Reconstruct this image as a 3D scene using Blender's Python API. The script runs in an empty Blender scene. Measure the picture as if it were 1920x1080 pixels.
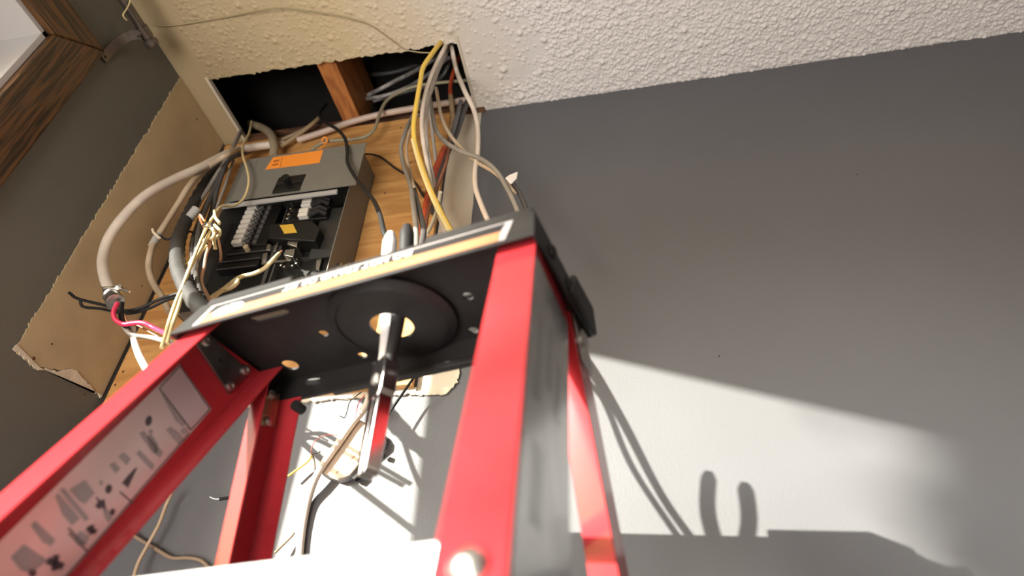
import bpy, math, random
import numpy as np
from mathutils import Vector, Matrix
from mathutils.geometry import tessellate_polygon

random.seed(7); rng = np.random.default_rng(7)
S = bpy.context.scene; COL = S.collection
# ------------------------------------------------------------------ measured room (metres; camera 0.9 m above the floor)
Z0 = 0.90                       # camera height; every height below is measured from the camera, shifted at the end
H = 1.5                         # ceiling above the camera
D = 1.0305                      # back wall distance
XL = -1.080                     # left wall
XR, YB, ZF = 2.7, -2.7, -Z0     # right wall, rear wall, floor
FPX = 1232.27
yaw, pit, rol = (math.radians(a) for a in (12.0596, 39.3699, 1.9291))
fwd = Vector((-math.sin(yaw)*math.cos(pit), math.cos(yaw)*math.cos(pit), math.sin(pit)))
rt0 = Vector((math.cos(yaw), math.sin(yaw), 0)); up0 = rt0.cross(fwd)
rt = math.cos(rol)*rt0 + math.sin(rol)*up0; up = -math.sin(rol)*rt0 + math.cos(rol)*up0

# ------------------------------------------------------------------ camera, world, lights, exposure
cd = bpy.data.cameras.new('camera'); cam = bpy.data.objects.new('camera', cd); COL.objects.link(cam)
cam.matrix_world = Matrix(((rt.x, up.x, -fwd.x, 0), (rt.y, up.y, -fwd.y, 0), (rt.z, up.z, -fwd.z, Z0), (0, 0, 0, 1)))
cd.sensor_width = 36; cd.lens = 36*FPX/1920; cd.clip_start = .02
cd.dof.use_dof = True; cd.dof.focus_distance = 1.22; cd.dof.aperture_fstop = 2.7
S.camera = cam
SUN_D = Vector((1, 1.15, -.385)).normalized()
w = bpy.data.worlds.new('world'); S.world = w; w.use_nodes = True
nt = w.node_tree; bg = nt.nodes['Background']
sky = nt.nodes.new('ShaderNodeTexSky'); sky.sky_type = 'NISHITA'; sky.sun_disc = False
sky.sun_elevation = math.asin(-SUN_D.z); sky.sun_rotation = math.atan2(-SUN_D.x, -SUN_D.y)
nt.links.new(sky.outputs[0], bg.inputs[0]); bg.inputs[1].default_value = .35
def sun(name, energy, angle, col):
    l = bpy.data.lights.new(name, 'SUN'); l.energy = energy; l.angle = math.radians(angle); l.color = col
    o = bpy.data.objects.new(name, l); COL.objects.link(o)
    o.rotation_euler = SUN_D.to_track_quat('-Z', 'Y').to_euler(); return o
sun('sun', 28, .53, (1, .92, .82))
sun('sun_haze', 9.0, 22, (1, .96, .92))          # bright haze around the sun
def area(name, loc, target, sx, sy, power, col):
    l = bpy.data.lights.new(name, 'AREA'); l.shape = 'RECTANGLE'; l.size = sx; l.size_y = sy; l.energy = power; l.color = col
    o = bpy.data.objects.new(name, l); COL.objects.link(o); o.location = loc
    o.rotation_euler = (Vector(target)-Vector(loc)).to_track_quat('-Z', 'Y').to_euler(); return o
area('rear_fill_light', (.6, -2.5, .75), (.2, 1.0, 2.2), 1.6, 1.1, 8, (1, .97, .94))  # unseen fill lamp added in front of the solid rear wall
area('bounce_fill_light', (-.7, -.9, .35), (-.15, .85, 2.25), 1.1, .9, 62, (1, .95, .89))  # low fill lamp added out of view, standing in for bounced daylight
S.view_settings.view_transform = 'Standard'; S.view_settings.look = 'None'
S.view_settings.gamma = 1; S.view_settings.use_curve_mapping = False
S.view_settings.exposure = 0.0
S.cycles.use_denoising = True

# ------------------------------------------------------------------ helpers
def V(*a): return Vector(a)
def ray(px, py): return rt*((px-960)/FPX) - up*((py-540)/FPX) + fwd
def atY(px, py, y): d = ray(px, py); return d*(y/d.y)
def atX(px, py, x): d = ray(px, py); return d*(x/d.x)
def atZ(px, py, z): d = ray(px, py); return d*(z/d.z)
def atP(px, py, P, n): d = ray(px, py); return d*(P.dot(n)/d.dot(n))

class M:
    def __init__(s): s.v = []; s.f = []
    def add(s, vs, fs):
        b = len(s.v); s.v += [Vector(p) for p in vs]; s.f += [tuple(i+b for i in f) for f in fs]; return s
    def box8(s, p):
        return s.add(p, [(0,3,2,1),(4,5,6,7),(0,1,5,4),(1,2,6,5),(2,3,7,6),(3,0,4,7)])
    def box(s, a, b):
        x0,y0,z0 = a; x1,y1,z1 = b
        return s.box8([(x0,y0,z0),(x1,y0,z0),(x1,y1,z0),(x0,y1,z0),(x0,y0,z1),(x1,y0,z1),(x1,y1,z1),(x0,y1,z1)])
    def obox(s, c, ax, ay, az):         # centre and three half-axes
        c = Vector(c); return s.box8([c-ax-ay-az, c+ax-ay-az, c+ax+ay-az, c-ax+ay-az, c-ax-ay+az, c+ax-ay+az, c+ax+ay+az, c-ax+ay+az])
    def prism(s, a, b):                  # two matching rings, capped
        n = len(a)
        s.add(list(a)+list(b), [(i, (i+1) % n, n+(i+1) % n, n+i) for i in range(n)] + [tuple(range(n-1,-1,-1)), tuple(range(n, 2*n))]); return s
    def tube(s, pts, r, n=8, cap=True):
        pts = [Vector(p) for p in pts]; m = len(pts); rs = r if isinstance(r, (list, tuple)) else [r]*m
        t = [(pts[min(i+1, m-1)]-pts[max(i-1, 0)]).normalized() for i in range(m)]
        ref = V(0,0,1) if abs(t[0].z) < .9 else V(1,0,0)
        nrm = (ref - t[0]*ref.dot(t[0])).normalized(); vs = []
        for i in range(m):
            nrm = nrm - t[i]*nrm.dot(t[i]); nrm.normalize(); bn = t[i].cross(nrm)
            for k in range(n):
                a = 2*math.pi*k/n; vs.append(pts[i] + (nrm*math.cos(a)+bn*math.sin(a))*rs[i])
        fs = [(i*n+k, i*n+(k+1) % n, (i+1)*n+(k+1) % n, (i+1)*n+k) for i in range(m-1) for k in range(n)]
        if cap: fs += [tuple(range(n-1,-1,-1)), tuple((m-1)*n+k for k in range(n))]
        return s.add(vs, fs)
    def lathe(s, c, axis, prof, n=24, close=False):   # prof: (radius, height along axis)
        c = Vector(c); axis = Vector(axis).normalized(); ref = V(0,0,1) if abs(axis.z) < .9 else V(1,0,0)
        e1 = (ref-axis*ref.dot(axis)).normalized(); e2 = axis.cross(e1); m = len(prof); vs = []
        for r, h in prof:
            for k in range(n):
                a = 2*math.pi*k/n; vs.append(c+axis*h+(e1*math.cos(a)+e2*math.sin(a))*r)
        mm = m if close else m-1
        fs = [(i*n+k, i*n+(k+1) % n, ((i+1) % m)*n+(k+1) % n, ((i+1) % m)*n+k) for i in range(mm) for k in range(n)]
        if not close: fs += [tuple(range(n-1,-1,-1)), tuple((m-1)*n+k for k in range(n))]
        return s.add(vs, fs)
    def plate(s, rings, fa, fb):         # flat plate with holes; rings of 2-D points, fa/fb map them to the two faces
        flat = [p for r in rings for p in r]
        tri = tessellate_polygon([[Vector((p[0], p[1], 0)) for p in r] for r in rings])
        n = len(flat); vs = [fa(*p) for p in flat] + [fb(*p) for p in flat]
        fs = [tuple(t) for t in tri] + [tuple(i+n for i in reversed(t)) for t in tri]
        b = 0
        for r in rings:
            k = len(r); fs += [(b+i, b+(i+1) % k, n+b+(i+1) % k, n+b+i) for i in range(k)]; b += k
        return s.add(vs, fs)

BASE = {}
def obj(name, m, mat, parent=None, bev=0, smooth=True, seg=2, sharp=38):
    while parent and parent.parent and parent.parent.parent: parent = parent.parent      # thing > part > sub-part, no deeper
    me = bpy.data.meshes.new(name)
    b = BASE.get(parent.name, V(0,0,0)) if parent else V(0,0,0)
    me.from_pydata([tuple(p-b) for p in m.v], [], m.f); me.validate()
    import bmesh
    bm = bmesh.new(); bm.from_mesh(me); bmesh.ops.recalc_face_normals(bm, faces=bm.faces); bm.to_mesh(me); bm.free()
    if smooth:
        me.shade_smooth() if hasattr(me, 'shade_smooth') else None
        me.set_sharp_from_angle(angle=math.radians(sharp))
    me.materials.append(mat)
    o = bpy.data.objects.new(name, me); COL.objects.link(o)
    if parent: o.parent = parent
    BASE[o.name] = b
    if bev:
        md = o.modifiers.new('bevel', 'BEVEL'); md.width = bev; md.segments = seg; md.limit_method = 'ANGLE'; md.angle_limit = math.radians(40)
        md.harden_normals = False
    return o
def tag(o, label, cat, group=None):
    o['label'] = label; o['category'] = cat
    if group: o['group'] = group
    return o
def thing(name, label, cat, loc, group=None):
    o = bpy.data.objects.new(name, None); COL.objects.link(o); o.location = loc; o.empty_display_size = .05
    BASE[o.name] = Vector(loc); return tag(o, label, cat, group)
def struct(name, m, mat, parent=None, **k):
    o = obj(name, m, mat, parent, **k); o['kind'] = 'structure'; return o
def lab(o, s): o['label'] = s; return o
def spline(pts, sub=6):
    pts = [Vector(p) for p in pts]
    if len(pts) < 3: return pts
    P = [2*pts[0]-pts[1]] + pts + [2*pts[-1]-pts[-2]]; out = []
    for i in range(1, len(P)-2):
        a, b, c, d = P[i-1], P[i], P[i+1], P[i+2]
        for k in range(sub):
            t = k/sub
            out.append(.5*((2*b)+(c-a)*t+(2*a-5*b+4*c-d)*t*t+(3*b-3*c+d-a)*t*t*t))
    out.append(pts[-1]); return out
def path(pts, y, r=0):
    """pixel path -> real points: each point lies at its own distance y from the camera plane of the wall, never inside a wall"""
    out = []
    for p in pts:
        yy = p[2] if len(p) > 2 else y
        q = atY(p[0], p[1], yy)
        if q.x < XL+r+.002: q = atX(p[0], p[1], XL+r+.002)
        out.append(q)
    return out

# ------------------------------------------------------------------ materials
def nodes(name):
    m = bpy.data.materials.new(name); m.use_nodes = True; n = m.node_tree
    return m, n, n.nodes['Principled BSDF'], n.links.new
def mat(name, col, rough=.5, metal=0, spec=.5, noise=0, nscale=40, bump=0, bscale=200, coat=0, bdist=.001, stretch=None, col2=None, mix=(.35,.65)):
    m, n, b, L = nodes(name)
    b.inputs['Base Color'].default_value = (*col, 1); b.inputs['Roughness'].default_value = rough
    b.inputs['Metallic'].default_value = metal; b.inputs['Specular IOR Level'].default_value = spec
    b.inputs['Coat Weight'].default_value = coat; b.inputs['Coat Roughness'].default_value = .08
    tc = n.nodes.new('ShaderNodeTexCoord'); src = tc.outputs['Object']
    if stretch:
        mp = n.nodes.new('ShaderNodeMapping'); mp.inputs['Scale'].default_value = stretch; L(src, mp.inputs[0]); src = mp.outputs[0]
    if noise or col2:
        t = n.nodes.new('ShaderNodeTexNoise'); t.inputs['Scale'].default_value = nscale; t.inputs['Detail'].default_value = 4; L(src, t.inputs['Vector'])
        cr = n.nodes.new('ShaderNodeValToRGB'); e = cr.color_ramp.elements
        e[0].position, e[1].position = mix
        c2 = col2 or tuple(c*(1-noise) for c in col)
        e[0].color = (*c2, 1); e[1].color = (*col, 1)
        L(t.outputs['Fac'], cr.inputs[0]); L(cr.outputs[0], b.inputs['Base Color'])
    if bump:
        t2 = n.nodes.new('ShaderNodeTexNoise'); t2.inputs['Scale'].default_value = bscale; t2.inputs['Detail'].default_value = 3; L(src, t2.inputs['Vector'])
        bp = n.nodes.new('ShaderNodeBump'); bp.inputs['Strength'].default_value = bump; bp.inputs['Distance'].default_value = bdist
        L(t2.outputs['Fac'], bp.inputs['Height']); L(bp.outputs[0], b.inputs['Normal'])
    return m
def wood(name, c1, c2, scale=(1,1,1), rough=.5, knots=False, coat=0):
    m, n, b, L = nodes(name); b.inputs['Roughness'].default_value = rough; b.inputs['Coat Weight'].default_value = coat
    tc = n.nodes.new('ShaderNodeTexCoord'); mp = n.nodes.new('ShaderNodeMapping'); mp.inputs['Scale'].default_value = scale
    L(tc.outputs['Object'], mp.inputs[0])
    t = n.nodes.new('ShaderNodeTexNoise'); t.inputs['Scale'].default_value = 6; t.inputs['Detail'].default_value = 7; t.inputs['Distortion'].default_value = .6; L(mp.outputs[0], t.inputs['Vector'])
    cr = n.nodes.new('ShaderNodeValToRGB'); e = cr.color_ramp.elements; e[0].position, e[1].position = .40, .60
    e[0].color = (*c2, 1); e[1].color = (*c1, 1); L(t.outputs['Fac'], cr.inputs[0]); out = cr.outputs[0]
    if knots:
        vo = n.nodes.new('ShaderNodeTexVoronoi'); vo.inputs['Scale'].default_value = 7; L(tc.outputs['Object'], vo.inputs['Vector'])
        k = n.nodes.new('ShaderNodeValToRGB'); k.color_ramp.elements[0].position = .04; k.color_ramp.elements[1].position = .12
        k.color_ramp.elements[0].color = (1,1,1,1); k.color_ramp.elements[1].color = (0,0,0,1); L(vo.outputs['Distance'], k.inputs[0])
        mx = n.nodes.new('ShaderNodeMixRGB'); L(k.outputs[0], mx.inputs[0]); L(out, mx.inputs[1]); mx.inputs[2].default_value = (.16,.07,.025,1); out = mx.outputs[0]
    L(out, b.inputs['Base Color'])
    bp = n.nodes.new('ShaderNodeBump'); bp.inputs['Strength'].default_value = .3; bp.inputs['Distance'].default_value = .001
    L(t.outputs['Fac'], bp.inputs['Height']); L(bp.outputs[0], b.inputs['Normal'])
    return m
PAINT = mat('grey_wall_paint', (.112,.112,.119), .55, noise=.05, nscale=3, bump=.35, bscale=260, bdist=.0012)
PAINTL = mat('grey_wall_paint_warm', (.128,.124,.104), .55, noise=.06, nscale=3, bump=.3, bscale=240, bdist=.001)  # left wall: same grey, warm bounced light tinted into the colour
BARE = mat('bare_drywall_paper', (.54,.41,.235), .85, noise=.18, nscale=7, bump=.3, bscale=120)
BAREW = mat('primed_drywall', (.62,.54,.42), .8, noise=.12, nscale=9, bump=.2, bscale=150)
TORN = mat('torn_paper', (.72,.63,.48), .9, noise=.2, nscale=60, bump=.5, bscale=200)
ROOM = mat('room_paint', (.55,.53,.50), .8)
FLOORM = mat('floor_carpet', (.50,.46,.41), .9, noise=.15, nscale=60)
PLY = wood('plywood', (.62,.33,.11), (.46,.22,.065), (1.2, 1, 7), .6, knots=True)
OAK = wood('stained_oak', (.115,.048,.017), (.028,.011,.005), (22, 3, 3), .4, coat=.15)
JOIST = wood('joist_wood', (.52,.20,.05), (.33,.11,.03), (9, 2, 9), .7)
OLDW = wood('dark_old_wood', (.17,.075,.035), (.06,.025,.012), (2, 9, 9), .8)
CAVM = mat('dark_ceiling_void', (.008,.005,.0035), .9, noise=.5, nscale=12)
VINYL = mat('white_vinyl', (.46,.44,.425), .4)
GLASSM = bpy.data.materials.new('window_glass'); GLASSM.use_nodes = True
_n = GLASSM.node_tree; _n.nodes.remove(_n.nodes['Principled BSDF'])
_tr = _n.nodes.new('ShaderNodeBsdfTransparent'); _tr.inputs[0].default_value = (.93,.95,.94,1); _gl = _n.nodes.new('ShaderNodeBsdfGlossy'); _gl.inputs['Roughness'].default_value = .02
_mx = _n.nodes.new('ShaderNodeMixShader'); _mx.inputs[0].default_value = .06
_n.links.new(_tr.outputs[0], _mx.inputs[1]); _n.links.new(_gl.outputs[0], _mx.inputs[2]); _n.links.new(_mx.outputs[0], _n.nodes['Material Output'].inputs[0])
STEEL = mat('panel_grey_enamel', (.13,.125,.11), .45, noise=.08, nscale=25)
STEELL = mat('panel_cover_enamel', (.165,.157,.135), .45, noise=.06, nscale=25)
DARKIN = mat('panel_dark_interior', (.016,.015,.014), .5, spec=.3)
BLACKP = mat('black_bakelite', (.008,.0075,.007), .4, spec=.3)
WHITEP = mat('white_plastic', (.62,.58,.52), .4)
ORANGE = mat('orange_sticker', (.85,.27,.03), .5)
ORDK = mat('sticker_print', (.35,.09,.01), .6)
YELS = mat('yellow_sticker', (.50,.30,.03), .5)
METAL = mat('zinc_metal', (.55,.53,.49), .32, metal=1, noise=.2, nscale=60)
CHROME = mat('polished_steel', (.72,.70,.69), .16, metal=1, noise=.15, nscale=50)
BRONZE = mat('bronze_rod', (.20,.17,.15), .34, metal=.85, noise=.2, nscale=40)
CBEIGE = mat('beige_cable_sheath', (.52,.40,.27), .5, noise=.15, nscale=30)
CWHITE = mat('white_cable_sheath', (.70,.60,.50), .45, noise=.12, nscale=25)
CGREY = mat('grey_cable_sheath', (.30,.27,.23), .5, noise=.2, nscale=30)
CDARK = mat('dark_grey_cable', (.075,.07,.068), .45, noise=.2, nscale=40)
CBLACK = mat('black_insulation', (.016,.015,.015), .6, spec=.25)
CYEL = mat('yellow_cable_sheath', (.82,.55,.09), .4, noise=.06, nscale=30)
CCREAM = mat('cream_wire_insulation', (.66,.52,.27), .45, noise=.1, nscale=60)
CTAN = mat('tan_wire', (.42,.31,.20), .5)
CRED = mat('red_wire_insulation', (.56,.025,.075), .4)
CORED = mat('orange_red_cable', (.62,.10,.035), .5, noise=.35, nscale=35)
COPPER = mat('bare_copper', (.72,.36,.20), .35, metal=1)
ROPE = mat('frayed_rope', (.48,.34,.19), .9, noise=.4, nscale=150, bump=.6, bscale=400)
REDF = mat('red_fibreglass', (.38,.026,.033), .16, spec=.45, noise=.06, nscale=90)
CAPP = mat('black_cap_plastic', (.017,.0155,.015), .5, spec=.25, noise=.15, nscale=60, bump=.15, bscale=500)
ALU = mat('aluminium_step', (.78,.77,.75), .45, metal=.35, noise=.05, nscale=50, stretch=(1,8,8))
LABW = mat('label_white', (.26,.24,.24), .5)
LABO = mat('label_orange', (.30,.125,.055), .5)
LABY = mat('label_yellow_print', (.34,.22,.05), .5)
LABK = mat('label_dark_grey', (.011,.010,.010), .5, spec=.3)
STICK = mat('pictogram_sticker_film', (.74,.62,.60), .3, metal=.45, coat=.5)
PRG = mat('sticker_grey_print', (.32,.29,.29), .4, coat=.4)
PRD = mat('sticker_dark_print', (.06,.05,.06), .4, coat=.4)
RAILLAB = mat('rail_side_sticker', (.55,.55,.54), .26, metal=.85, noise=.25, nscale=12, stretch=(8,8,1), coat=.3)
RAILPRINT = mat('rail_print_grey', (.15,.15,.15), .25, coat=.6)
PHONE = mat('beige_phone_plastic', (.62,.50,.38), .4)
PHONEG = mat('grey_phone_plastic', (.30,.29,.28), .45)
GRIPW = mat('white_grip_plastic', (.60,.57,.56), .4)
LEAF = mat('tree_leaf', (.06,.10,.03), .6)
BARK = mat('tree_bark', (.10,.07,.05), .9)

# ------------------------------------------------------------------ back wall
wb = struct('wall_back', M().box((XL-.35, D, ZF), (XR, D+.12, H)), PAINT, smooth=False)
# strip of bare wallboard right of the plywood, ending in a torn lower edge
e_r = atY(884, 417, D).x
def torn(pts, amp, step=.008):
    out = []
    for i in range(len(pts)-1):
        a, b = Vector(pts[i]), Vector(pts[i+1]); n = max(1, int((b-a).length/step))
        for k in range(n):
            p = a.lerp(b, k/n); out.append(p + Vector((rng.normal(0, amp), rng.normal(0, amp))) if k else p)
    out.append(Vector(pts[-1])); return out
zb_w = atY(830, 738, D).z
px_x = lambda x, y: atY(x, y, D).x
xs0 = -.398
m = M(); ring = torn([(e_r, H-.004), (e_r, zb_w+.03)], .0005, .02)[:-1] + torn([(e_r, zb_w+.03), (e_r-.012, zb_w+.002), (px_x(830,738)+.005, zb_w-.004), (px_x(815,735), zb_w+.004), (px_x(800,734), zb_w-.001), (xs0, zb_w+.004)], .0012, .005) + [Vector((xs0, H-.004))]
m.plate([[(p.x, p.y) for p in ring]], lambda x, z: V(x, D-.0016, z), lambda x, z: V(x, D, z))
struct('bare_drywall', m, BAREW, wb, smooth=False)
m = M(); ring = torn([(e_r+.004, zb_w+.06), (e_r+.004, zb_w+.02), (e_r-.02, zb_w-.004), (xs0-.01, zb_w+.0)], .0014, .004) + [Vector((xs0-.01, zb_w+.006)), Vector((e_r-.006, zb_w+.012)), Vector((e_r-.002, zb_w+.06))]
m.plate([[(p.x, p.y) for p in ring]], lambda x, z: V(x, D-.004, z), lambda x, z: V(x, D-.0008, z))
lab(struct('torn_paper_edge', m, TORN, wb, smooth=False), 'torn cream paper edge')
m = M(); ring = torn([(XL+.16, zb_w+.004), (xs0, zb_w+.002)], .0015, .006) + [Vector((xs0, zb_w+.016)), Vector((XL+.16, zb_w+.016))]
m.plate([[(p.x, p.y) for p in ring]], lambda x, z: V(x, D-.005, z), lambda x, z: V(x, D, z))
lab(struct('torn_paper_edge', m, BAREW, wb, smooth=False), 'ragged white plaster edge below the plywood')
pz = [(1607, 327), (1348, 668)]
for a in pz:
    p = atY(*a, D); struct('nail_hole', M().lathe((p.x, D-.0006, p.z), (0,1,0), [(.0016,0),(.0016,.0008)], 8), CBLACK, wb)

# plywood board
xr_p = -.402
zply = zb_w + .014
pb = obj('plywood_backboard', M().box((XL+.012, D-.018, zply), (xr_p, D-.0055, H-.012)), PLY, bev=.001)
tag(pb, 'orange-brown plywood board behind the breaker panel', 'board')
for a in [(231, 697), (216, 722), (752, 240), (770, 305), (722, 362)]:
    p = atY(*a, D-.018); obj('screw_hole', M().lathe((p.x, D-.0186, p.z), (0,1,0), [(.003,0),(.003,.001)], 10), OLDW, pb)
# white primed strip on the wallboard that catches the sun
# ------------------------------------------------------------------ left wall with the window opening
wy1, wz1 = atX(88, 67, XL).y, atX(88, 67, XL).z          # head/jamb corner of the opening
wy0, wz0 = -2.0, .05
cw = atX(185, 100, XL).y - wy1                            # casing width
WT = .16
m = M()
m.box((XL-WT, wy1, ZF), (XL, D, H)); m.box((XL-WT, YB, ZF), (XL, wy0, H))
m.box((XL-WT, wy0, wz1), (XL, wy1, H)); m.box((XL-WT, wy0, ZF), (XL, wy1, wz0))
wl = struct('wall_left', m, PAINTL, smooth=False)
ycut = atX(60, 600, XL).y; zc0 = atX(20, 655, XL).z; zc1 = atX(190, 745, XL).z
ring = torn([(ycut, H-.002), (ycut, zc0+.005)], .0016, .006) + torn([(ycut-.004, zc0), (ycut+.06, zc0-.002), (ycut+.13, zc1+.012), (D-.018, zc1)], .0018, .006) + [Vector((D-.018, H-.002))]
m = M(); m.plate([[(p.x, p.y) for p in ring]], lambda y, z: V(XL+.0018, y, z), lambda y, z: V(XL, y, z))
lab(struct('bare_drywall', m, BARE, wl, smooth=False), 'unpainted tan drywall paper with torn edges')
m = M(); ring = torn([(ycut, zc0+.012), (ycut-.004, zc0+.001), (ycut+.06, zc0-.003), (ycut+.13, zc1+.011), (D-.02, zc1-.002)], .002, .005) + [Vector((D-.02, zc1+.004)), Vector((ycut+.06, zc0+.003))]
m.plate([[(p.x, p.y) for p in ring]], lambda y, z: V(XL+.0035, y, z), lambda y, z: V(XL+.001, y, z))
struct('torn_paper_edge', m, TORN, wl, smooth=False)
for a, s in [((62, 672), .0035), ((96, 645), .0022), ((368, 224), .003), ((265, 536), .002), ((157, 740), .002)]:
    p = atX(*a, XL); struct('nail_hole', M().lathe((XL+.0014, p.y, p.z), (1,0,0), [(s,0),(s,.0008)], 10), OLDW, wl)

# ------------------------------------------------------------------ ceiling with stipple and cut-out
hx0, hx1 = -1.012, -.334
hy0, hy1 = .805, D
def hole_front(x): return hy0 + .010 + (x-hx0)/(hx1-hx0)*.012
step = .0016
gx = np.arange(XL, 1.62, step); gy = np.arange(.40, D+step*.5, step); gy[-1] = D
hmap = np.zeros((len(gy), len(gx)))
nb = 62000
bx = rng.uniform(XL, 1.62, nb); by = rng.uniform(.40, D, nb)
br = rng.gamma(3, .00055, nb)+.0012
dens = np.clip((bx+.45)/.35, .2, 1.0)*(bx > -1.0)
smooth_patch = ((bx+.25)/.13)**2 + ((by-.87)/.10)**2 < 1
keep = (rng.random(nb) < dens) & ~(smooth_patch & (rng.random(nb) < .85))
for x, y, r in zip(bx[keep], by[keep], br[keep]):
    i0, i1 = np.searchsorted(gx, [x-2*r, x+2*r]); j0, j1 = np.searchsorted(gy, [y-2*r, y+2*r])
    if i1 <= i0 or j1 <= j0: continue
    d2 = ((gx[None, i0:i1]-x)**2 + (gy[j0:j1, None]-y)**2)/(r*r)
    hmap[j0:j1, i0:i1] = np.maximum(hmap[j0:j1, i0:i1], r*(1.05 if x > -.25 else .7)*np.exp(-d2*1.1))
hmap += np.kron(rng.normal(0, .00012, (len(gy)//3+1, len(gx)//3+1)), np.ones((3, 3)))[:len(gy), :len(gx)]
X, Y = np.meshgrid(gx, gy)
jag = np.interp(gx, gx[::5], rng.normal(0, .0022, len(gx[::5])))
fr = hole_front(gx)+jag
inh = (X > hx0) & (X < hx1) & (Y > fr[None, :])
vid = np.arange(X.size).reshape(X.shape)
co = np.stack([X, Y, H-hmap], -1).reshape(-1, 3)
q = np.stack([vid[:-1,:-1], vid[1:,:-1], vid[1:,1:], vid[:-1,1:]], -1)
okq = ~(inh[:-1,:-1] | inh[1:,:-1] | inh[1:,1:] | inh[:-1,1:])
q = q[okq].reshape(-1, 4)
me = bpy.data.meshes.new('ceiling'); me.vertices.add(len(co)); me.vertices.foreach_set('co', co.ravel())
me.loops.add(q.size); me.loops.foreach_set('vertex_index', q.ravel().astype(np.int32))
me.polygons.add(len(q)); me.polygons.foreach_set('loop_start', np.arange(0, q.size, 4, dtype=np.int32)); me.polygons.foreach_set('use_smooth', np.ones(len(q), bool))
me.update(calc_edges=True); me.validate()
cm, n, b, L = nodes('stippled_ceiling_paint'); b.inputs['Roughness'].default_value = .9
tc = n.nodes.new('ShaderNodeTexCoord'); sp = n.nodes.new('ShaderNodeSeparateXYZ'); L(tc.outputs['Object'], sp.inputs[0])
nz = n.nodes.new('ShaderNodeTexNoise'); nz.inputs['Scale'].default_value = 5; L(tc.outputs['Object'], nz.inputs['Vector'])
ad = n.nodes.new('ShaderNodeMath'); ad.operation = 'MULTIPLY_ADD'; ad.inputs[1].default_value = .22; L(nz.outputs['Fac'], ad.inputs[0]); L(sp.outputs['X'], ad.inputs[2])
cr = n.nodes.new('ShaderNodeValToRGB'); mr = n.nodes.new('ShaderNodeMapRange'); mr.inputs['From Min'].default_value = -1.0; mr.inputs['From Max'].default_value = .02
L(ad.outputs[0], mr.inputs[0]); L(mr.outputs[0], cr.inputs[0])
cr.color_ramp.elements[0].color = (.36,.275,.155,1); cr.color_ramp.elements[1].color = (.75,.70,.67,1); cr.color_ramp.elements[0].position = .08; cr.color_ramp.elements[1].position = .92  # tan to the left, with the light falloff there painted in
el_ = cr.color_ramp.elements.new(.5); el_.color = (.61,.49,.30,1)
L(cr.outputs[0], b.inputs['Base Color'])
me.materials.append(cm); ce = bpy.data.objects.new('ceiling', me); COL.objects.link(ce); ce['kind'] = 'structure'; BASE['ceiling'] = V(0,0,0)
m = M()      # the rest of the ceiling board, above and beyond the stippled skin
m.box((1.618, YB, H), (XR, D, H+.0125)); m.box((XL-.1, YB, H), (1.618, .402, H+.0125))
m.box((XL-.1, .40, H+.001), (1.62, hy0+.010, H+.0135)); m.box((hx1, hy0+.01, H+.001), (1.62, D, H+.0135)); m.box((XL-.1, hy0+.01, H+.001), (hx0, D, H+.0135))
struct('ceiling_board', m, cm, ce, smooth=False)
m = M().box((hx1-.003, fr.min(), H-.002), (hx1+.004, D, H+.012)); m.box((hx0-.004, fr.min(), H-.0015), (hx0+.003, D, H+.012))
lab(struct('cut_edge', m, BAREW, ce, smooth=False), 'pale cut edge of the ceiling opening')
# roof of the void
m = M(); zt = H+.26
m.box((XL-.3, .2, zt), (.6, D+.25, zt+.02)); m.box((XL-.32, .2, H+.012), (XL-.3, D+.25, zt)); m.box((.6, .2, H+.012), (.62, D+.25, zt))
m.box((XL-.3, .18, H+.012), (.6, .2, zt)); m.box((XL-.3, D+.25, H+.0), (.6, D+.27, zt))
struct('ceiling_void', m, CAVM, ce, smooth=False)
jx = [atZ(590, 115, H+.014).x, atZ(626, 111, H+.014).x]
struct('joist', M().box((jx[0], .35, H+.015), (jx[1], D+.02, H+.20)), JOIST, ce, bev=.002)
struct('joist', M().box((jx[0]+.52, .35, H+.015), (jx[1]+.52, D+.02, H+.20)), JOIST, ce, bev=.002)
struct('top_plate', M().box((XL-.1, D-.012, H-.010), (e_r+.01, D+.10, H+.035)), OLDW, ce, bev=.002)
# ------------------------------------------------------------------ other room surfaces, out of frame
struct('floor', M().box((XL-.2, YB, ZF-.05), (XR+.1, D+.1, ZF)), FLOORM, smooth=False)
struct('wall_right', M().box((XR, YB, ZF), (XR+.1, D+.1, H+.02)), ROOM, smooth=False)
struct('wall_rear', M().box((XL-.2, YB-.1, ZF), (XR, YB, H+.02)), ROOM, smooth=False)

# ------------------------------------------------------------------ window
win = struct('window_1', M().box((XL-.155, wy0-.002, wz0), (XL-.10, wy0+.05, wz1)).box((XL-.155, wy1-.13, wz0), (XL-.10, wy1+.002, wz1)).box((XL-.155, wy0+.05, wz1-.050), (XL-.10, wy1-.13, wz1)).box((XL-.155, wy0+.05, wz0), (XL-.10, wy1-.13, wz0+.055)), VINYL, bev=.003)
struct('glazing_bead', M().box((XL-.103, wy1-.115, wz0+.06), (XL-.097, wy1-.108, wz1-.042)).box((XL-.103, wy0+.05, wz1-.042), (XL-.097, wy1-.108, wz1-.035)), VINYL, win, bev=.001)
struct('sash_edge', M().box((XL-.103, wy1-.062, wz0+.06), (XL-.094, wy1-.058, wz1-.02)), VINYL, win, bev=.001)
my0, my1 = -.10, .035
struct('mullion', M().box((XL-.15, my0, wz0+.055), (XL-.10, my1, wz1-.055)), VINYL, win, bev=.003)
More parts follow.
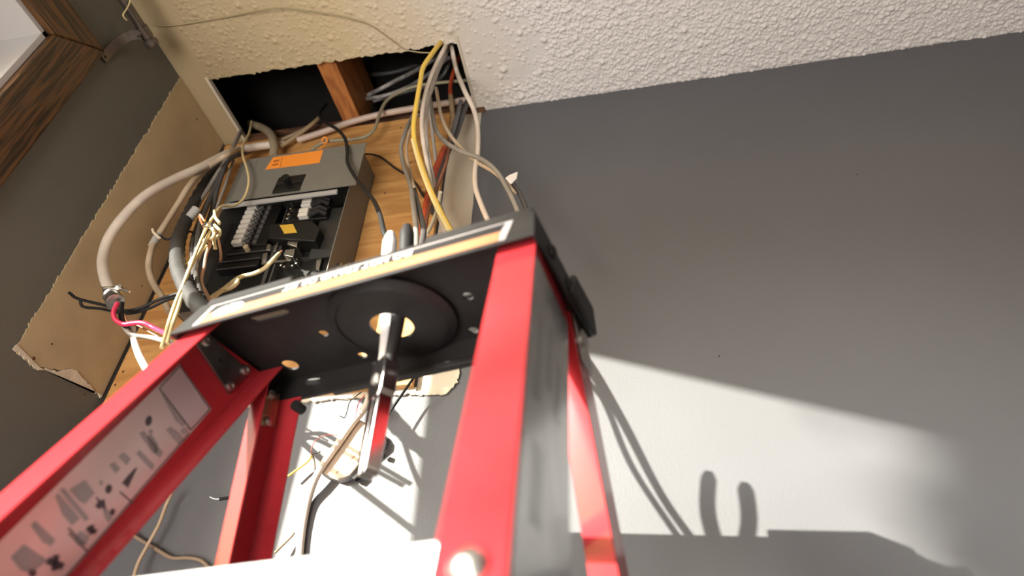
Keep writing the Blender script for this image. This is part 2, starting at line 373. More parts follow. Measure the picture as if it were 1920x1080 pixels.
for a, c in ((wy0+.05, my0), (my1, wy1-.13)):
    struct('glass_pane', M().box((XL-.132, a, wz0+.055), (XL-.128, c, wz1-.055)), GLASSM, win, smooth=False)
    s = M(); t = .022
    s.box((XL-.142, a, wz1-.055-t), (XL-.114, c, wz1-.055)); s.box((XL-.142, a, wz0+.055), (XL-.114, c, wz0+.055+t)); s.box((XL-.142, a, wz0+.055), (XL-.114, a+t, wz1-.055)); s.box((XL-.142, c-t, wz0+.055), (XL-.114, c, wz1-.055))
    struct('sash', s, VINYL, win, bev=.002)
m = M().box((XL-.10, wy1-.012, wz0), (XL+.004, wy1, wz1)); m.box((XL-.10, wy0, wz0), (XL+.004, wy0+.012, wz1)); m.box((XL-.10, wy0, wz1-.012), (XL+.004, wy1, wz1)); m.box((XL-.10, wy0, wz0), (XL+.02, wy1, wz0+.015))
lab(struct('jamb_liner', m, VINYL, win, bev=.001), 'white jamb liner')
ct = .018
def casing(p0, p1, d0, d1):   # mitred board in the wall plane: inner edge p0-p1, outer edge offset at each end
    a = [V(XL, *p0), V(XL, *p1), V(XL, *d1), V(XL, *d0)]; bb = [q+V(ct, 0, 0) for q in a]
    struct('casing_board', M().prism(a, bb), OAKS.pop(0), win, bev=.004, seg=3)
OAKV = wood('stained_oak_upright', (.115,.052,.017), (.022,.012,.005), (26, 26, 1.5), .4, coat=.15)
OAKH = wood('stained_oak_head', (.115,.052,.017), (.022,.012,.005), (26, 1.5, 26), .4, coat=.15)
OAKS = [OAKV, OAKH, OAKV, OAKH]
iy0, iy1, iz0, iz1 = wy0, wy1, wz0, wz1
casing((iy1, iz0), (iy1, iz1), (iy1+cw, iz0-cw), (iy1+cw, iz1+cw))
casing((iy0, iz1), (iy1, iz1), (iy0-cw, iz1+cw), (iy1+cw, iz1+cw))
casing((iy0, iz0), (iy0, iz1), (iy0-cw, iz0-cw), (iy0-cw, iz1+cw))
casing((iy0, iz0), (iy1, iz0), (iy0-cw, iz0-cw), (iy1+cw, iz0-cw))

# ------------------------------------------------------------------ tree outside, whose leaves dapple the sun patch
K = 7.0
def out(x, z, k=K): return V(x-k, D-1.15*k, z+.385*k)
tr = thing('garden_tree', 'leafy tree outside beyond the window, shading the sun patch edge', 'tree', (out(.85, 0).x, out(.85, 0).y, ZF))
tb = out(.85, 0)
obj('trunk', M().tube([V(tb.x, tb.y, ZF), V(tb.x+.05, tb.y, 1), V(tb.x, tb.y+.1, 3.2), V(tb.x+.1, tb.y, 4.6)], [.16, .13, .09, .03], 10), BARK, tr)
m = M()
def clump(x, z, r, n):
    for _ in range(n):
        c = out(x+random.gauss(0, r), z+random.gauss(0, r), K+random.uniform(-.4, .4)); s = random.uniform(.025, .045)
        e1 = V(random.gauss(0,1), random.gauss(0,1), random.gauss(0,1)).normalized(); e2 = e1.orthogonal().normalized()
        m.add([c-e1*s*1.5, c+e2*s*.6+V(0,0,.01), c+e1*s*1.5, c-e2*s*.6+V(0,0,.01)], [(0,1,2,3)])
for x, z, r, k in [(.60,.60,.08,420), (.56,.36,.07,260), (.60,.20,.08,300), (.68,.48,.09,600), (.78,.35,.10,500), (.84,.6,.10,500), (.80,.2,.10,400), (.70,.75,.10,300), (.88,.45,.07,300), (.72,.05,.12,400)]:
    clump(x, z, r, k)
fo = obj('foliage', m, LEAF, tr, smooth=False); fo['kind'] = 'stuff'

# ------------------------------------------------------------------ curtain rod
rx = XL+.058
p1 = atX(278, 72, rx); zr = p1.z
rod = thing('curtain_rod', 'dark bronze curtain rod with bracket, above the oak window casing', 'curtain rod', (rx, p1.y, zr))
obj('rod', M().tube([V(rx, wy0-.1, zr), V(rx, p1.y-.012, zr)], .0095, 14), BRONZE, rod)
obj('finial', M().lathe((rx, p1.y-.03, zr), (0,1,0), [(.0105,0),(.0145,.001),(.0145,.026),(.012,.028),(.012,.033),(.0155,.036),(.0165,.042),(.0150,.048),(.008,.051)], 20), BRONZE, rod)
bp = atX(193, 104, XL)
m = M(); prev = None
cr_pts = spline([atX(193,111,XL+.004), atX(203,97,XL+.007), atX(221,79,XL+.020), atX(242,67,XL+.040), atX(264,66,rx)], 5)
for i in range(len(cr_pts)-1):
    a, b_ = cr_pts[i], cr_pts[i+1]; t = (b_-a).normalized(); sd = t.cross(V(1, 0, 0)).normalized(); nn = t.cross(sd)
    ring = lambda p: [p+sd*.0105+nn*.0018, p-sd*.0105+nn*.0018, p-sd*.0105-nn*.0018, p+sd*.0105-nn*.0018]
    m.prism(ring(a), ring(b_))
br_o = obj('bracket', m, BRONZE, rod)
for dz in (-.004, .012): obj('screw', M().lathe((XL+.004, bp.y+.002, bp.z+dz), (1,0,0), [(.003,0),(.003,.003),(.001,.004)], 10), CBLACK, br_o)
obj('set_screw', M().tube([V(rx, p1.y-.02, zr-.013), V(rx, p1.y-.02, zr-.024)], .0022, 8).tube([V(rx-.004, p1.y-.02, zr-.024), V(rx+.004, p1.y-.02, zr-.024)], .002, 8), BRONZE, rod)

# ------------------------------------------------------------------ breaker panel
BX0, BX1, BZ0, BZ1, BYF, BYB = -.893, -.580, .79, 1.262, .915, D-.018
bpn = thing('breaker_panel', 'open grey breaker panel with orange sticker on the plywood board', 'breaker panel', ((BX0+BX1)/2, BYB, BZ0))
t = .002; m = M()
m.box((BX0, BYF, BZ0), (BX0+t, BYB, BZ1)); m.box((BX1-t, BYF, BZ0), (BX1, BYB, BZ1)); m.box((BX0, BYF, BZ1-t), (BX1, BYB, BZ1)); m.box((BX0, BYF, BZ0), (BX1, BYB, BZ0+t)); m.box((BX0, BYB-t, BZ0), (BX1, BYB, BZ1))
obj('enclosure', m, STEEL, bpn)
obj('back_pan', M().box((BX0+.004, .958, BZ0+.004), (BX1-.004, .964, 1.09)), DARKIN, bpn)
m = M().box((BX1-.070, .944, .93), (BX1-.003, .947, 1.082)); obj('trim_plate', m, mat('dark_trim_enamel', (.024,.023,.022), .45), bpn)
# cover over the upper half, left edge folded back
CYF = .897
zt_, zb_ = 1.246, 1.098
xl_ = -.862; xr_ = -.556
a = [V(xl_, CYF, zb_), V(xr_, CYF, zb_), V(xr_, CYF, zt_), V(xl_, CYF, zt_)]
m = M().prism(a, [p+V(0, .002, 0) for p in a])
a = [V(xl_, CYF, zb_), V(xl_, CYF, zt_), V(xl_-.030, BYF+.002, zt_+.004), V(xl_-.030, BYF+.002, zb_-.002)]; m.prism(a, [p+V(.001, .002, 0) for p in a])
a = [V(xl_, CYF, zt_), V(xr_, CYF, zt_), V(BX1, BYF+.004, zt_+.014), V(xl_-.025, BYF+.004, zt_+.014)]; m.prism(a, [p+V(0, .0015, -.001) for p in a])
cov = obj('cover', m, STEELL, bpn)
obj('cover_lip', M().box((BX0+.01, CYF+.004, zb_-.014), (-.600, CYF+.010, zb_-.002)), mat('cover_lip_enamel', (.36,.35,.33), .4), cov, bev=.001)
def onY(pxs, y, dy, mt, nm, par, bev=0):
    a = [atY(*p, y) for p in pxs]; return obj(nm, M().prism(a, [q+V(0, dy, 0) for q in a]), mt, par, bev=bev)
st = onY([(512,295),(606,281),(599,305),(497,318)], CYF-.0006, .0005, ORANGE, 'warning_sticker', cov)
for q_ in ([(513,301),(524,299),(523,302),(512,304)], [(511,308),(522,306),(521,309),(510,311)], [(529,295),(530,295),(525,314),(524,314)]):
    onY(q_, CYF-.0009, .0004, ORDK, 'printed_mark', cov)
wn = onY([(523,333),(574,326),(562,354),(510,361)], CYF-.001, .002, BLACKP, 'main_switch', cov)
onY([(518,343),(567,337),(566,340),(517,346)], CYF-.004, .003, DARKIN, 'switch_rib', wn)
onY([(511,359),(562,352),(561,355),(510,362)], CYF-.004, .003, DARKIN, 'switch_rib', wn)
kp = atY(536, 332, CYF-.02)
obj('knob', M().lathe((kp.x, CYF, kp.z-.004), (0,-1,0), [(.007,0),(.007,.014),(.010,.015),(.010,.024),(.006,.026)], 16), BLACKP, wn)
for s_ in ((483,305), (641,285)):
    p = atY(*s_, CYF); obj('screw', M().lathe((p.x, CYF, p.z), (0,-1,0), [(.0035,0),(.0035,.0015),(.002,.0025)], 12), METAL, cov)
# left column of breakers with white handles
P1, P8 = atY(472, 388, .925), atY(443, 453, .925)
for i in range(8):
    c = P1.lerp(P8, i/7); z = c.z; x = c.x
    bk = obj('breaker', M().box((x-.014, .935, z-.0092), (x+.070, .957, z+.0092)), BLACKP, bpn, bev=.001)
    obj('breaker_handle', M().box((x-.011, .923, z-.0058), (x+.013, .936, z+.0058)), WHITEP, bk, bev=.0012)
    obj('toggle', M().box((x+.020, .926, z-.005), (x+.030, .936, z+.004)).box((x+.036, .930, z-.006), (x+.046, .936, z+.006)), CDARK, bk, bev=.001)
    obj('terminal_screw', M().lathe((x+.0165, .936, z), (0,-1,0), [(.0028,0),(.0028,.004),(.0015,.005)], 8), METAL, bk)
# blank breakers below
for i in range(3):
    z = P8.z - .021*(i+1); x = P8.x - .006*(i+1)
    bk = obj('breaker', M().box((x-.014, .936, z-.0088), (x+.085, .957, z+.0088)), BLACKP, bpn, bev=.001)
    obj('edge_strip', M().box((x-.012, .934, z-.008), (x+.08, .937, z-.006)), CDARK, bk)
p = atY(463, 467, .93); obj('plug', M().lathe((p.x, .935, p.z), (0,-1,.15), [(.006,0),(.0065,.012),(.005,.014)], 12), CBEIGE, bpn)
obj('bus_channel', M().box((P1.x+.082, .94, BZ0+.03), (P1.x+.090, .957, P1.z+.015)).box((P1.x+.098, .94, BZ0+.03), (P1.x+.102, .957, P1.z+.015)), CDARK, bpn)
# right column
for i, (hp, sp_) in enumerate((((576,376),(549,373)), ((574,383),(547,381)), ((570,394),(543,392)), ((568,402),(540,401)))):
    c = atY(*hp, .925); s_ = atY(*sp_, .928)
    bk = obj('breaker', M().box((s_.x-.012, .935, c.z-.0088), (c.x+.055, .957, c.z+.0088)), BLACKP, bpn, bev=.001)
    obj('breaker_handle', M().box((c.x-.012, .923, c.z-.0056), (c.x+.011, .936, c.z+.0056)), WHITEP, bk, bev=.0012)
    obj('terminal_screw', M().lathe((s_.x, .936, c.z), (0,-1,0), [(.004,0),(.004,.006),(.002,.007)], 10), METAL, bk)
    obj('wire_stub', M().tube([V(c.x+.016, .93, c.z), V(c.x+.04, .922, c.z+.001), V(c.x+.055, .93, c.z-.004)], .0055, 8), CBLACK, bk)
# main breaker, lugs and neutral bar
a = [atY(*p, .918) for p in ((506,420),(585,413),(600,428),(590,452),(503,447))]
mb = obj('main_breaker', M().prism(a, [V(q.x, .957, q.z) for q in a]), BLACKP, bpn, bev=.002)
onY([(524,422),(549,420),(557,436),(533,438)], .9172, .0006, YELS, 'rating_sticker', mb)
for pts, y in (([(538,458),(543,447),(560,445),(556,463)], .925), ([(531,478),(535,468),(553,466),(549,482)], .92)):
    a = [atY(*p, y) for p in pts]; obj('lug', M().prism(a, [V(q.x, .957, q.z) for q in a]), METAL, bpn, bev=.001)
for pts in ([(498,470),(501,458),(508,457),(506,469)], [(490,489),(493,475),(501,473),(498,488)], [(511,472),(521,448),(524,448),(516,472)]):
    a = [atY(*p, .93) for p in pts]; obj('bus_bar', M().prism(a, [V(q.x, .957, q.z) for q in a]), METAL, bpn, bev=.0008)
onY([(490,492),(557,484),(557,487),(490,496)], .935, .003, METAL, 'bus_strap', bpn)
onY([(594,482),(602,458),(610,454),(604,480),(598,506),(592,504)], .948, .004, METAL, 'neutral_bar', bpn)
for a in ((533,500), (556,493), (548,498), (527,497)):
    p = atY(*a, .94); obj('terminal_screw', M().lathe((p.x, .945, p.z), (0,-1,0), [(.003,0),(.003,.006),(.001,.007)], 8), METAL, bpn)
b1 = atY(636, 487, .93)
bo = obj('bolt', M().lathe((BX1, .955, b1.z), (1,0,0), [(.0105,0),(.0105,.007),(.006,.008),(.006,.016),(.009,.017),(.009,.024)], 12), METAL, bpn)

# ------------------------------------------------------------------ cables
def cable(name, label, mt, r, pts, y=.95, cat='cable', n=8, group=None, sub=6):
    return tag(obj(name, M().tube(spline(path(pts, y, r), sub), r, n), mt, sharp=70), label, cat, group)
def part_wire(name, mt, r, pts, y, parent, n=7, label=None):
    o = obj(name, M().tube(spline(path(pts, y, r), 5), r, n), mt, parent, sharp=70)
    if label: lab(o, label)
    return o
# thick white feed with clamp, at the left
tc1 = cable('feed_cable', 'thick dirty-white cable bending down the tan drywall to a metal clamp', CWHITE, .0105,
    [(505,272,.975),(470,277,.96),(430,287,.93),(380,312,.88),(325,337,.84),(275,365,.81),(235,403,.80),(205,445,.80),(193,485,.80),(197,520,.79),(210,553,.785)], n=12)
p = atY(213, 558, .782)
ax = (atY(222, 580, .775)-atY(206, 540, .79)).normalized()
cl = obj('clamp', M().lathe(p-ax*.016, ax, [(.012,0),(.0165,.002),(.0165,.008),(.0135,.010),(.0135,.026),(.0155,.027),(.0155,.036),(.0125,.037)], 20), METAL, tc1)
obj('clamp_saddle', M().obox(p-ax*.012+V(.004,-.012,.004), rt*.017, ax*.004, (rt.cross(ax)).normalized()*.004), METAL, cl, bev=.002)
sc = atY(224, 541, .765)
obj('clamp_screw', M().lathe(sc, (.2,-1,-.1), [(.0065,0),(.0065,.005),(.002,.006)], 12).tube([sc, atY(243, 547, .765)], .0022, 8), METAL, cl)
part_wire('conductor', CRED, .0042, [(220,568),(213,585),(217,600),(232,608),(250,606),(270,606),(295,618),(322,630,.70)], .765, tc1, label='crimson conductor')
part_wire('conductor', CBLACK, .0045, [(228,568),(227,590),(231,606),(240,617)], .78, tc1, label='black conductor')
part_wire('conductor', CGREY, .0042, [(229,606,.785),(240,622),(252,629),(285,633),(322,643,.71)], .78, tc1, label='grey-white conductor')
part_wire('conductor', COPPER, .0018, [(234,590),(240,604),(262,612),(280,622),(297,631)], .78, tc1, label='bare copper conductor')
cable('black_wire', 'black wire with a bare tip, sticking out left of the metal clamp', CBLACK, .0030, [(130,549,.80),(146,560),(190,571),(230,582),(262,578),(300,561),(340,549),(385,540)], .80, 'wire')
cable('black_wire', 'lower of two black wires crossing behind the metal clamp', CBLACK, .0028, [(150,560,.80),(156,575),(190,579),(235,588),(275,580),(320,560),(365,552),(395,553)], .81, 'wire')
cable('white_cable', 'short white cable hanging below the clamp to the red ladder rail', CWHITE, .0055, [(248,612,.80),(252,640),(260,664,.74),(269,682,.71),(283,706,.68)], .78)
# second cable with grey sleeve
tc2 = cable('sheathed_cable', 'beige cable with grey sleeve, second from left on the tan drywall', CBEIGE, .0068,
    [(455,277,.97),(425,290),(385,318,.90),(355,348),(332,385,.87),(310,420),(290,452),(281,480,.86),(279,503),(287,530),(303,556),(318,585)], .865)
a_, b_ = atY(297, 440, .865), atY(285, 461, .865)
obj('sleeve', M().tube([a_, b_], .0085, 10), mat('grey_sleeve', (.42,.40,.36), .5), tc2)
part_wire('black_conductor', CBLACK, .0024, [(299,442),(314,449),(330,441),(345,433),(372,438)], .855, tc2)
obj('bare_tip', M().tube(path([(286,430),(288,436),(299,446)], .853), .003, 8), mat('bright_tip', (.8,.66,.5), .4), tc2)
# dark bundle left of the panel
cf = thing('corrugated_conduit', 'dark ribbed flexible conduit curving left of the breaker panel', 'conduit', atY(335, 500, .93))
cp = spline(path([(420,300,.96),(385,345,.93),(355,400,.88),(335,450,.82),(333,495,.77),(345,530,.735),(362,560,.71),(395,590,.69),(430,600,.67)], .93), 8)
rs = [.0135 + (.0013 if i % 2 else -.0008) for i in range(len(cp))]
obj('conduit_body', M().tube(cp, rs, 14), mat('dark_conduit', (.030,.028,.026), .7, noise=.3, nscale=40), cf)
obj('conduit_sleeve', M().tube(path([(350,415),(360,402),(368,392)], .865), .010, 10), mat('pale_tape', (.42,.41,.39), .6), cf)
for nm, lb, mt, r, pts in [
    ('grey_cable', 'grey cable topmost in the dark bundle left of the panel', CGREY, .0055, [(452,245,.985),(432,285),(405,330),(380,370,.91),(352,415,.87),(340,455,.82)]),
    ('dark_cable', 'black cable crossing over the dark bundle left of the panel', CDARK, .006, [(416,298,.94),(412,330),(398,365),(380,405,.88),(372,440,.84),(368,480,.79),(362,520,.75)]),
    ('dark_cable', 'black cable hugging the left side of the panel', CDARK, .0055, [(470,283,.975),(430,300),(412,340),(400,385),(388,430),(385,480)]),
    ('dark_cable', 'charcoal cable lowest in the dark bundle', CDARK, .005, [(425,315,.95),(400,355),(375,410),(360,460,.83),(366,510,.76),(375,550,.72)]),
    ('grey_cable', 'thin grey cable entering the panel side', CGREY, .0035, [(438,300,.95),(425,340),(412,375),(400,410),(396,450)])]:
    cable(nm, lb, mt, r, pts, .92)
# cream wires
cable('cream_wire', 'cream wire looping in front of the panel cover to a bright bent tip', CCREAM, .0030,
    [(472,228,.975),(467,250,.95),(457,270,.92),(455,290,.885),(464,320,.875),(466,345,.875),(457,372,.875),(438,386,.86),(415,387,.83),(402,404,.81),(388,425,.79),(372,462,.75),(357,500,.725),(343,535,.71),(330,565,.70),(318,600,.69),(309,632,.68),(303,652,.675)], .83, 'wire')
cable('cream_wire', 'long cream wire beside the looping one, ending at the ladder cap corner', CCREAM, .0034, [(396,430,.80),(384,455,.775),(366,485,.745),(352,512,.725),(343,545,.71),(333,580,.70),(322,612,.69),(313,645,.68)], .83, 'wire')
cable('cream_wire', 'pale cream wire leaning against the panel with a twisted end', CCREAM, .0042, [(388,462,.80),(372,474,.79),(358,492,.775),(350,510,.765),(347,520,.76)], .80, 'wire')
tw = cable('copper_twist', 'twisted hooked copper ends above the cream wires', CCREAM, .0036, [(387,424,.845),(397,428),(402,437),(398,447),(388,452),(378,450)], .785, 'wire', n=8)
obj('copper_end', M().tube(spline(path([(383,426),(377,416),(374,406),(377,404),(383,414)], .785), 4), .0022, 7), COPPER, tw)
obj('copper_end', M().tube(spline(path([(392,448),(394,456),(392,464)], .785), 4), .003, 7), COPPER, tw)
obj('wire_tie', M().tube(spline(path([(379,423),(388,418),(396,421),(394,426),(380,424)], .78), 4), .0012, 6), CBLACK, tw)
t2 = cable('hooked_wire', 'short hooked cream wire hanging right of the copper twist', CCREAM, .0034, [(402,395,.81),(404,408),(411,417),(410,420)], .80, 'wire')
obj('hooked_end', M().tube(spline(path([(402,422),(412,432),(411,441),(403,447),(402,455),(404,466)], .80), 4), .0034, 7), CCREAM, t2)
cable('copper_wire', 'tan bare wire dropping from the copper twist to the ladder cap', mat('tan_copper', (.55,.32,.19), .45), .003, [(391,465,.785),(386,480),(383,500),(379,512),(378,530),(386,548),(397,568,.75)], .78, 'wire')
cable('copper_wire', 'dull copper wire hanging at the left edge of the breakers', mat('dull_copper', (.34,.17,.09), .5), .003, [(405,430,.87),(410,450),(414,475),(413,490)], .87, 'wire')
cw_ = cable('cream_wire', 'thick cream wire rising from the ladder cap to the panel lugs', CCREAM, .0045, [(523,476,.905),(512,487),(496,503),(476,513),(455,518),(440,526,.86),(418,543),(400,556,.80),(385,572,.76)], .88, 'wire')
obj('copper_end', M().tube(path([(522,477),(529,470)], .905), .0025, 7), COPPER, cw_)
cable('cream_wire', 'short cream wire end lying under the thick one at the ladder cap', CCREAM, .0042, [(446,524,.855),(444,531),(432,540),(415,546),(402,556,.79)], .84, 'wire')
# cables in the opening and over the plywood
cable('entrance_conduit', 'thick grey-beige pipe bending down into the panel top', mat('old_beige_pipe', (.36,.29,.19), .6, noise=.2, nscale=15), .0115, [(470,232,1.06),(492,240,1.02),(508,252,.99),(514,272,.968),(513,295,.965)], .97, 'pipe', n=14)
cable('pink_beige_pipe', 'long pinkish-beige pipe running across the ceiling opening', mat('pink_beige_pvc', (.56,.43,.35), .5, noise=.1, nscale=20), .0085, [(558,263,.99),(610,246),(660,228),(720,213),(800,199),(845,192),(886,185)], .99, 'pipe', n=12)
cable('pink_beige_pipe', 'short pinkish pipe entering behind the entrance conduit at left', mat('pink_pipe_dim', (.48,.36,.29), .5), .006, [(430,288,.97),(470,277,.985),(515,270,.99),(535,268,.99)], .985, 'pipe')
cable('olive_cable', 'thin olive cable with an S-bend above the panel', mat('olive_sheath', (.30,.26,.17), .5), .0045, [(880,150,.98),(800,158),(760,168),(727,187),(712,213),(703,240),(686,256),(655,262),(620,264),(600,270),(583,282)], .965)
cable('brown_cable', 'brown cable slanting in the opening beside the joist', mat('brown_sheath', (.34,.24,.13), .6), .006, [(600,220,.995),(585,233),(560,252),(540,266),(525,276)], .985)
cable('brown_cable', 'lower brown cable behind the slanting brown one', mat('brown_sheath_dim', (.27,.20,.12), .6), .005, [(575,240,1.0),(555,250),(530,262),(522,272)], .995)
for lb, r, pts, mt in [('upper silver-grey cable with black print in the opening', .0062, [(683,182,1.02),(715,166),(745,150),(780,132),(815,110),(835,92,.90)], mat('printed_grey_sheath', (.42,.39,.37), .4, noise=.7, nscale=30)),
                      ('lower silver-grey cable with black print in the opening', .0058, [(676,187,1.02),(715,181),(750,170),(785,152),(815,130),(840,108,.92)], mat('printed_grey_sheath_b', (.36,.33,.31), .4, noise=.7, nscale=30))]:
    cable('printed_cable', lb, mt, r, pts, .99)
cable('black_cable', 'thick black cable high in the dark opening', CDARK, .008, [(645,142,1.04),(690,141),(740,135),(785,120),(820,100)], 1.02)
cable('dark_cable', 'dark grey cable behind the printed ones at right of the opening', CDARK, .006, [(850,100,.95),(832,140),(805,160),(780,168),(740,178),(700,190)], 1.0)
bw = cable('black_wire', 'long black wire crossing the panel cover from the opening', CBLACK, .0043, [(612,195,1.03),(599,212,.99),(607,228,.95),(630,241,.92),(646,258,.90),(651,280,.885),(652,305,.88),(665,330,.872),(683,354,.84),(700,375,.79),(712,402,.73),(719,432,.69),(728,462,.685),(735,557,.675),(715,655,.615)], .9, 'wire', n=8)
cable('thin_black_wire', 'thin black wire curving from the panel side across the plywood', CBLACK, .0026, [(686,289,.955),(700,290,1.0),(716,296),(742,316),(765,330),(780,345),(790,362),(800,376)], 1.005, 'wire')
yc = cable('yellow_cable', 'bright yellow cable hanging from the ceiling opening corner', CYEL, .0058,
    [(838,68,.86),(826,80,.815),(808,104,.80),(793,128,.80),(788,155,.805),(781,195,.815),(776,230,.83),(777,262,.85),(787,300,.865),(803,345,.87),(825,395,.87),(852,445,.86)], .80)
obj('pale_edge', M().tube([p+V(-.0035,-.003,-.001) for p in spline(path([(777,262,.85),(787,300,.865),(803,345,.87),(825,395,.87),(852,445,.86)], .80), 6)], .0042, 8), mat('pale_yellow_sheath', (.85,.70,.32), .4), yc)
cable('white_flat_cable', 'flat white cable just right of the yellow one', CWHITE, .0052, [(842,74,.84),(831,95,.82),(817,122),(804,155),(795,187),(791,225),(793,260),(800,300,.87),(806,338,.885),(814,375,.90),(836,440,.90)], .83)
cable('white_flat_cable', 'second flat white cable touching the right of the yellow cable', mat('grey_white_sheath', (.48,.42,.37), .5), .005, [(846,76,.87),(836,100,.85),(822,130),(810,165),(801,195),(799,240),(803,290,.87),(814,345,.905),(826,390,.92),(846,440,.92)], .86)
cable('white_cable', 'smooth white cable along the right edge of the opening', CWHITE, .0058, [(845,74,.85),(849,100,.85),(857,135),(871,170,.87),(888,205,.89),(896,240,.90),(896,285,.90),(891,320),(892,352),(903,385,.90),(918,420,.89)], .90)
rc = cable('orange_red_cable', 'orange-red cable hanging at the right of the ceiling opening', CORED, .0062, [(862,105,.98),(851,135),(845,160),(845,182)], .97)
obj('frayed_end', M().tube(spline(path([(845,180),(847,200),(850,225),(846,245)], .97), 5), .0066, 9), ROPE, rc)
cable('orange_red_cable', 'broad orange-red cable end behind the yellow cable above the ladder', CORED, .0075, [(834,278,.93),(822,305),(808,345),(798,390),(790,440,.90)], .92)
cable('rust_wire', 'rusty brown wire beside the broad orange-red cable', mat('rust_sheath', (.22,.08,.04), .6), .004, [(843,262,.95),(838,300),(822,345),(806,385),(797,430,.88)], .90)
for i, (lb, mt, r, pts, y) in enumerate([
    ('dark grey cable hugging the bare wallboard strip', CDARK, .0066, [(878,185,.985),(868,215),(855,252),(838,290),(822,330),(815,370),(812,400)], .965),
    ('slate cable second beside the bare wallboard strip', mat('slate_sheath', (.13,.13,.135), .5), .006, [(864,190,.97),(856,225),(846,258),(829,300),(817,340)], .95),
    ('light grey cable crossing toward the white paper tag', CGREY, .0052, [(806,182,.94),(811,215),(818,245),(834,265),(862,283),(900,297),(930,320,.885),(952,355,.88),(968,388,.88),(980,420,.87)], .89),
    ('beige cable crossing under the light grey one to the tag', CBEIGE, .0045, [(818,165,.93),(822,190),(828,220),(842,250),(865,278),(893,303),(925,322,.895),(948,342,.89),(965,362,.885)], .90),
    ('dark cable behind the paper tag dropping to the ladder cap', CDARK, .005, [(957,338,.895),(968,352),(977,368),(985,388),(996,420)], .895),
    ('grey cable left of three above the pliers', CGREY, .0052, [(790,190,.98),(772,222,.96),(759,250),(752,278),(757,310),(769,345,.88),(775,385,.81),(780,432,.755),(777,490,.71),(752,575,.66),(738,635,.62)], .93),
    ('beige cable beside the grey one above the pliers', CBEIGE, .0035, [(784,215,.95),(770,242),(763,268),(763,298),(770,325),(776,350,.86)], .935),
    ('black cable right of three above the pliers', CDARK, .0055, [(774,345,.90),(782,378,.84),(790,410,.79),(794,440,.75),(780,500,.705),(754,580,.66),(742,640,.62)], .8),
    ('pale grey cable hidden behind the yellow cable', mat('pale_grey_sheath', (.45,.42,.38), .5), .0045, [(802,188,.96),(808,225),(812,260),(817,300),(820,325)], .95)]):
    cable('grey_cable' if 'grey' in lb else 'dark_cable' if 'dark' in lb or 'black' in lb or 'slate' in lb else 'beige_cable', lb, mt, r, pts, y)
cable('white_wire', 'thin white wire end curling beside the orange-red cable', mat('offwhite_wire', (.55,.48,.36), .5), .004, [(826,360,.85),(822,385),(812,415),(800,440,.87)], .88, 'wire')
# paper tag
a_ = [atY(*p, .872) for p in ((947,334),(955,328),(970,322),(968,334),(957,345))]
tag(obj('paper_tag', M().prism(a_, [p+V(.001, .002, 0) for p in a_]), mat('white_paper', (.72,.68,.64), .7)), 'small white paper tag wrapped round the light grey cable', 'tag')
# orange zip tie
zc = atY(609, 263, .955)
m = M(); m.tube([zc+rt*.007*math.cos(k*.63)+up*.008*math.sin(k*.63) for k in range(11)], .0022, 7)
m.tube(path([(609,272),(600,280),(594,288)], .955), .0018, 7)
tag(obj('cable_tie', m, ORANGE), 'small orange cable tie on the olive cable above the panel', 'cable tie')
# thin wire along the ceiling
def cpath(pts, dz=.006): return [atZ(p[0], p[1], H-(p[2] if len(p) > 2 else dz)) for p in pts]
tag(obj('bell_wire', M().tube(spline(cpath([(283,46,.02),(312,48),(345,45),(430,31),(500,17,.02),(535,15,.02),(590,22,.018),(650,33,.015),(695,48),(730,72),(758,92,.01),(785,98,.015),(806,99,.02)]), 6), .0016, 6), mat('khaki_wire', (.35,.28,.15), .5)), 'thin khaki wire sagging across the stippled ceiling', 'wire')
tag(obj('bell_wire', M().tube(spline([atX(x, y, rx+.012) for x, y in ((246,-12),(243,5),(238,16),(231,27),(233,33),(238,38))], 5), .0016, 6), CCREAM), 'short pale wire looped over the curtain rod', 'wire')

# ------------------------------------------------------------------ wall below: white box and wires
yf = D-.017
pts = [(602,888),(607,876),(634,815),(652,790),(668,782),(715,812),(721,822),(719,834),(674,873),(657,893),(645,898),(633,900),(607,891)]
a = [atY(*p, yf) for p in pts]
ph = obj('phone_junction_box', M().prism(a, [V(q.x, D-.001, q.z) for q in a]), PHONEG, bev=.003, seg=3)
tag(ph, 'beige plastic phone box screwed askew on the sunlit wall', 'phone box')
cx = sum((q for q in a), V(0,0,0))/len(a)
a2 = [cx+(q-cx)*.97 for q in a]
obj('face_plate', M().prism([q-V(0,.003,0) for q in a2], [q+V(0,.001,0) for q in a2]), PHONE, ph, bev=.002)
onY([(629,886),(666,852),(667,854),(631,888)], yf-.0036, .0008, mat('brown_groove', (.40,.24,.13), .6), 'groove', ph)
for pp in ([(660,895),(672,884),(675,889),(664,899)], [(713,851),(718,846),(719,850),(715,855)]):
    q_ = [atY(*p, yf-.002) for p in pp]; obj('socket', M().prism(q_, [p+V(0,.012,0) for p in q_]), CBLACK, ph)
mc = cable('white_lead', 'white cable crossing the phone box and dropping along the wall', CWHITE, .0068, [(694,742,.985),(684,765,.998),(660,795,1.003),(634,832,1.003),(608,868,1.003),(590,900,1.008),(577,940,1.020),(568,985,1.023),(562,1035,1.023),(556,1120)], 1.02)
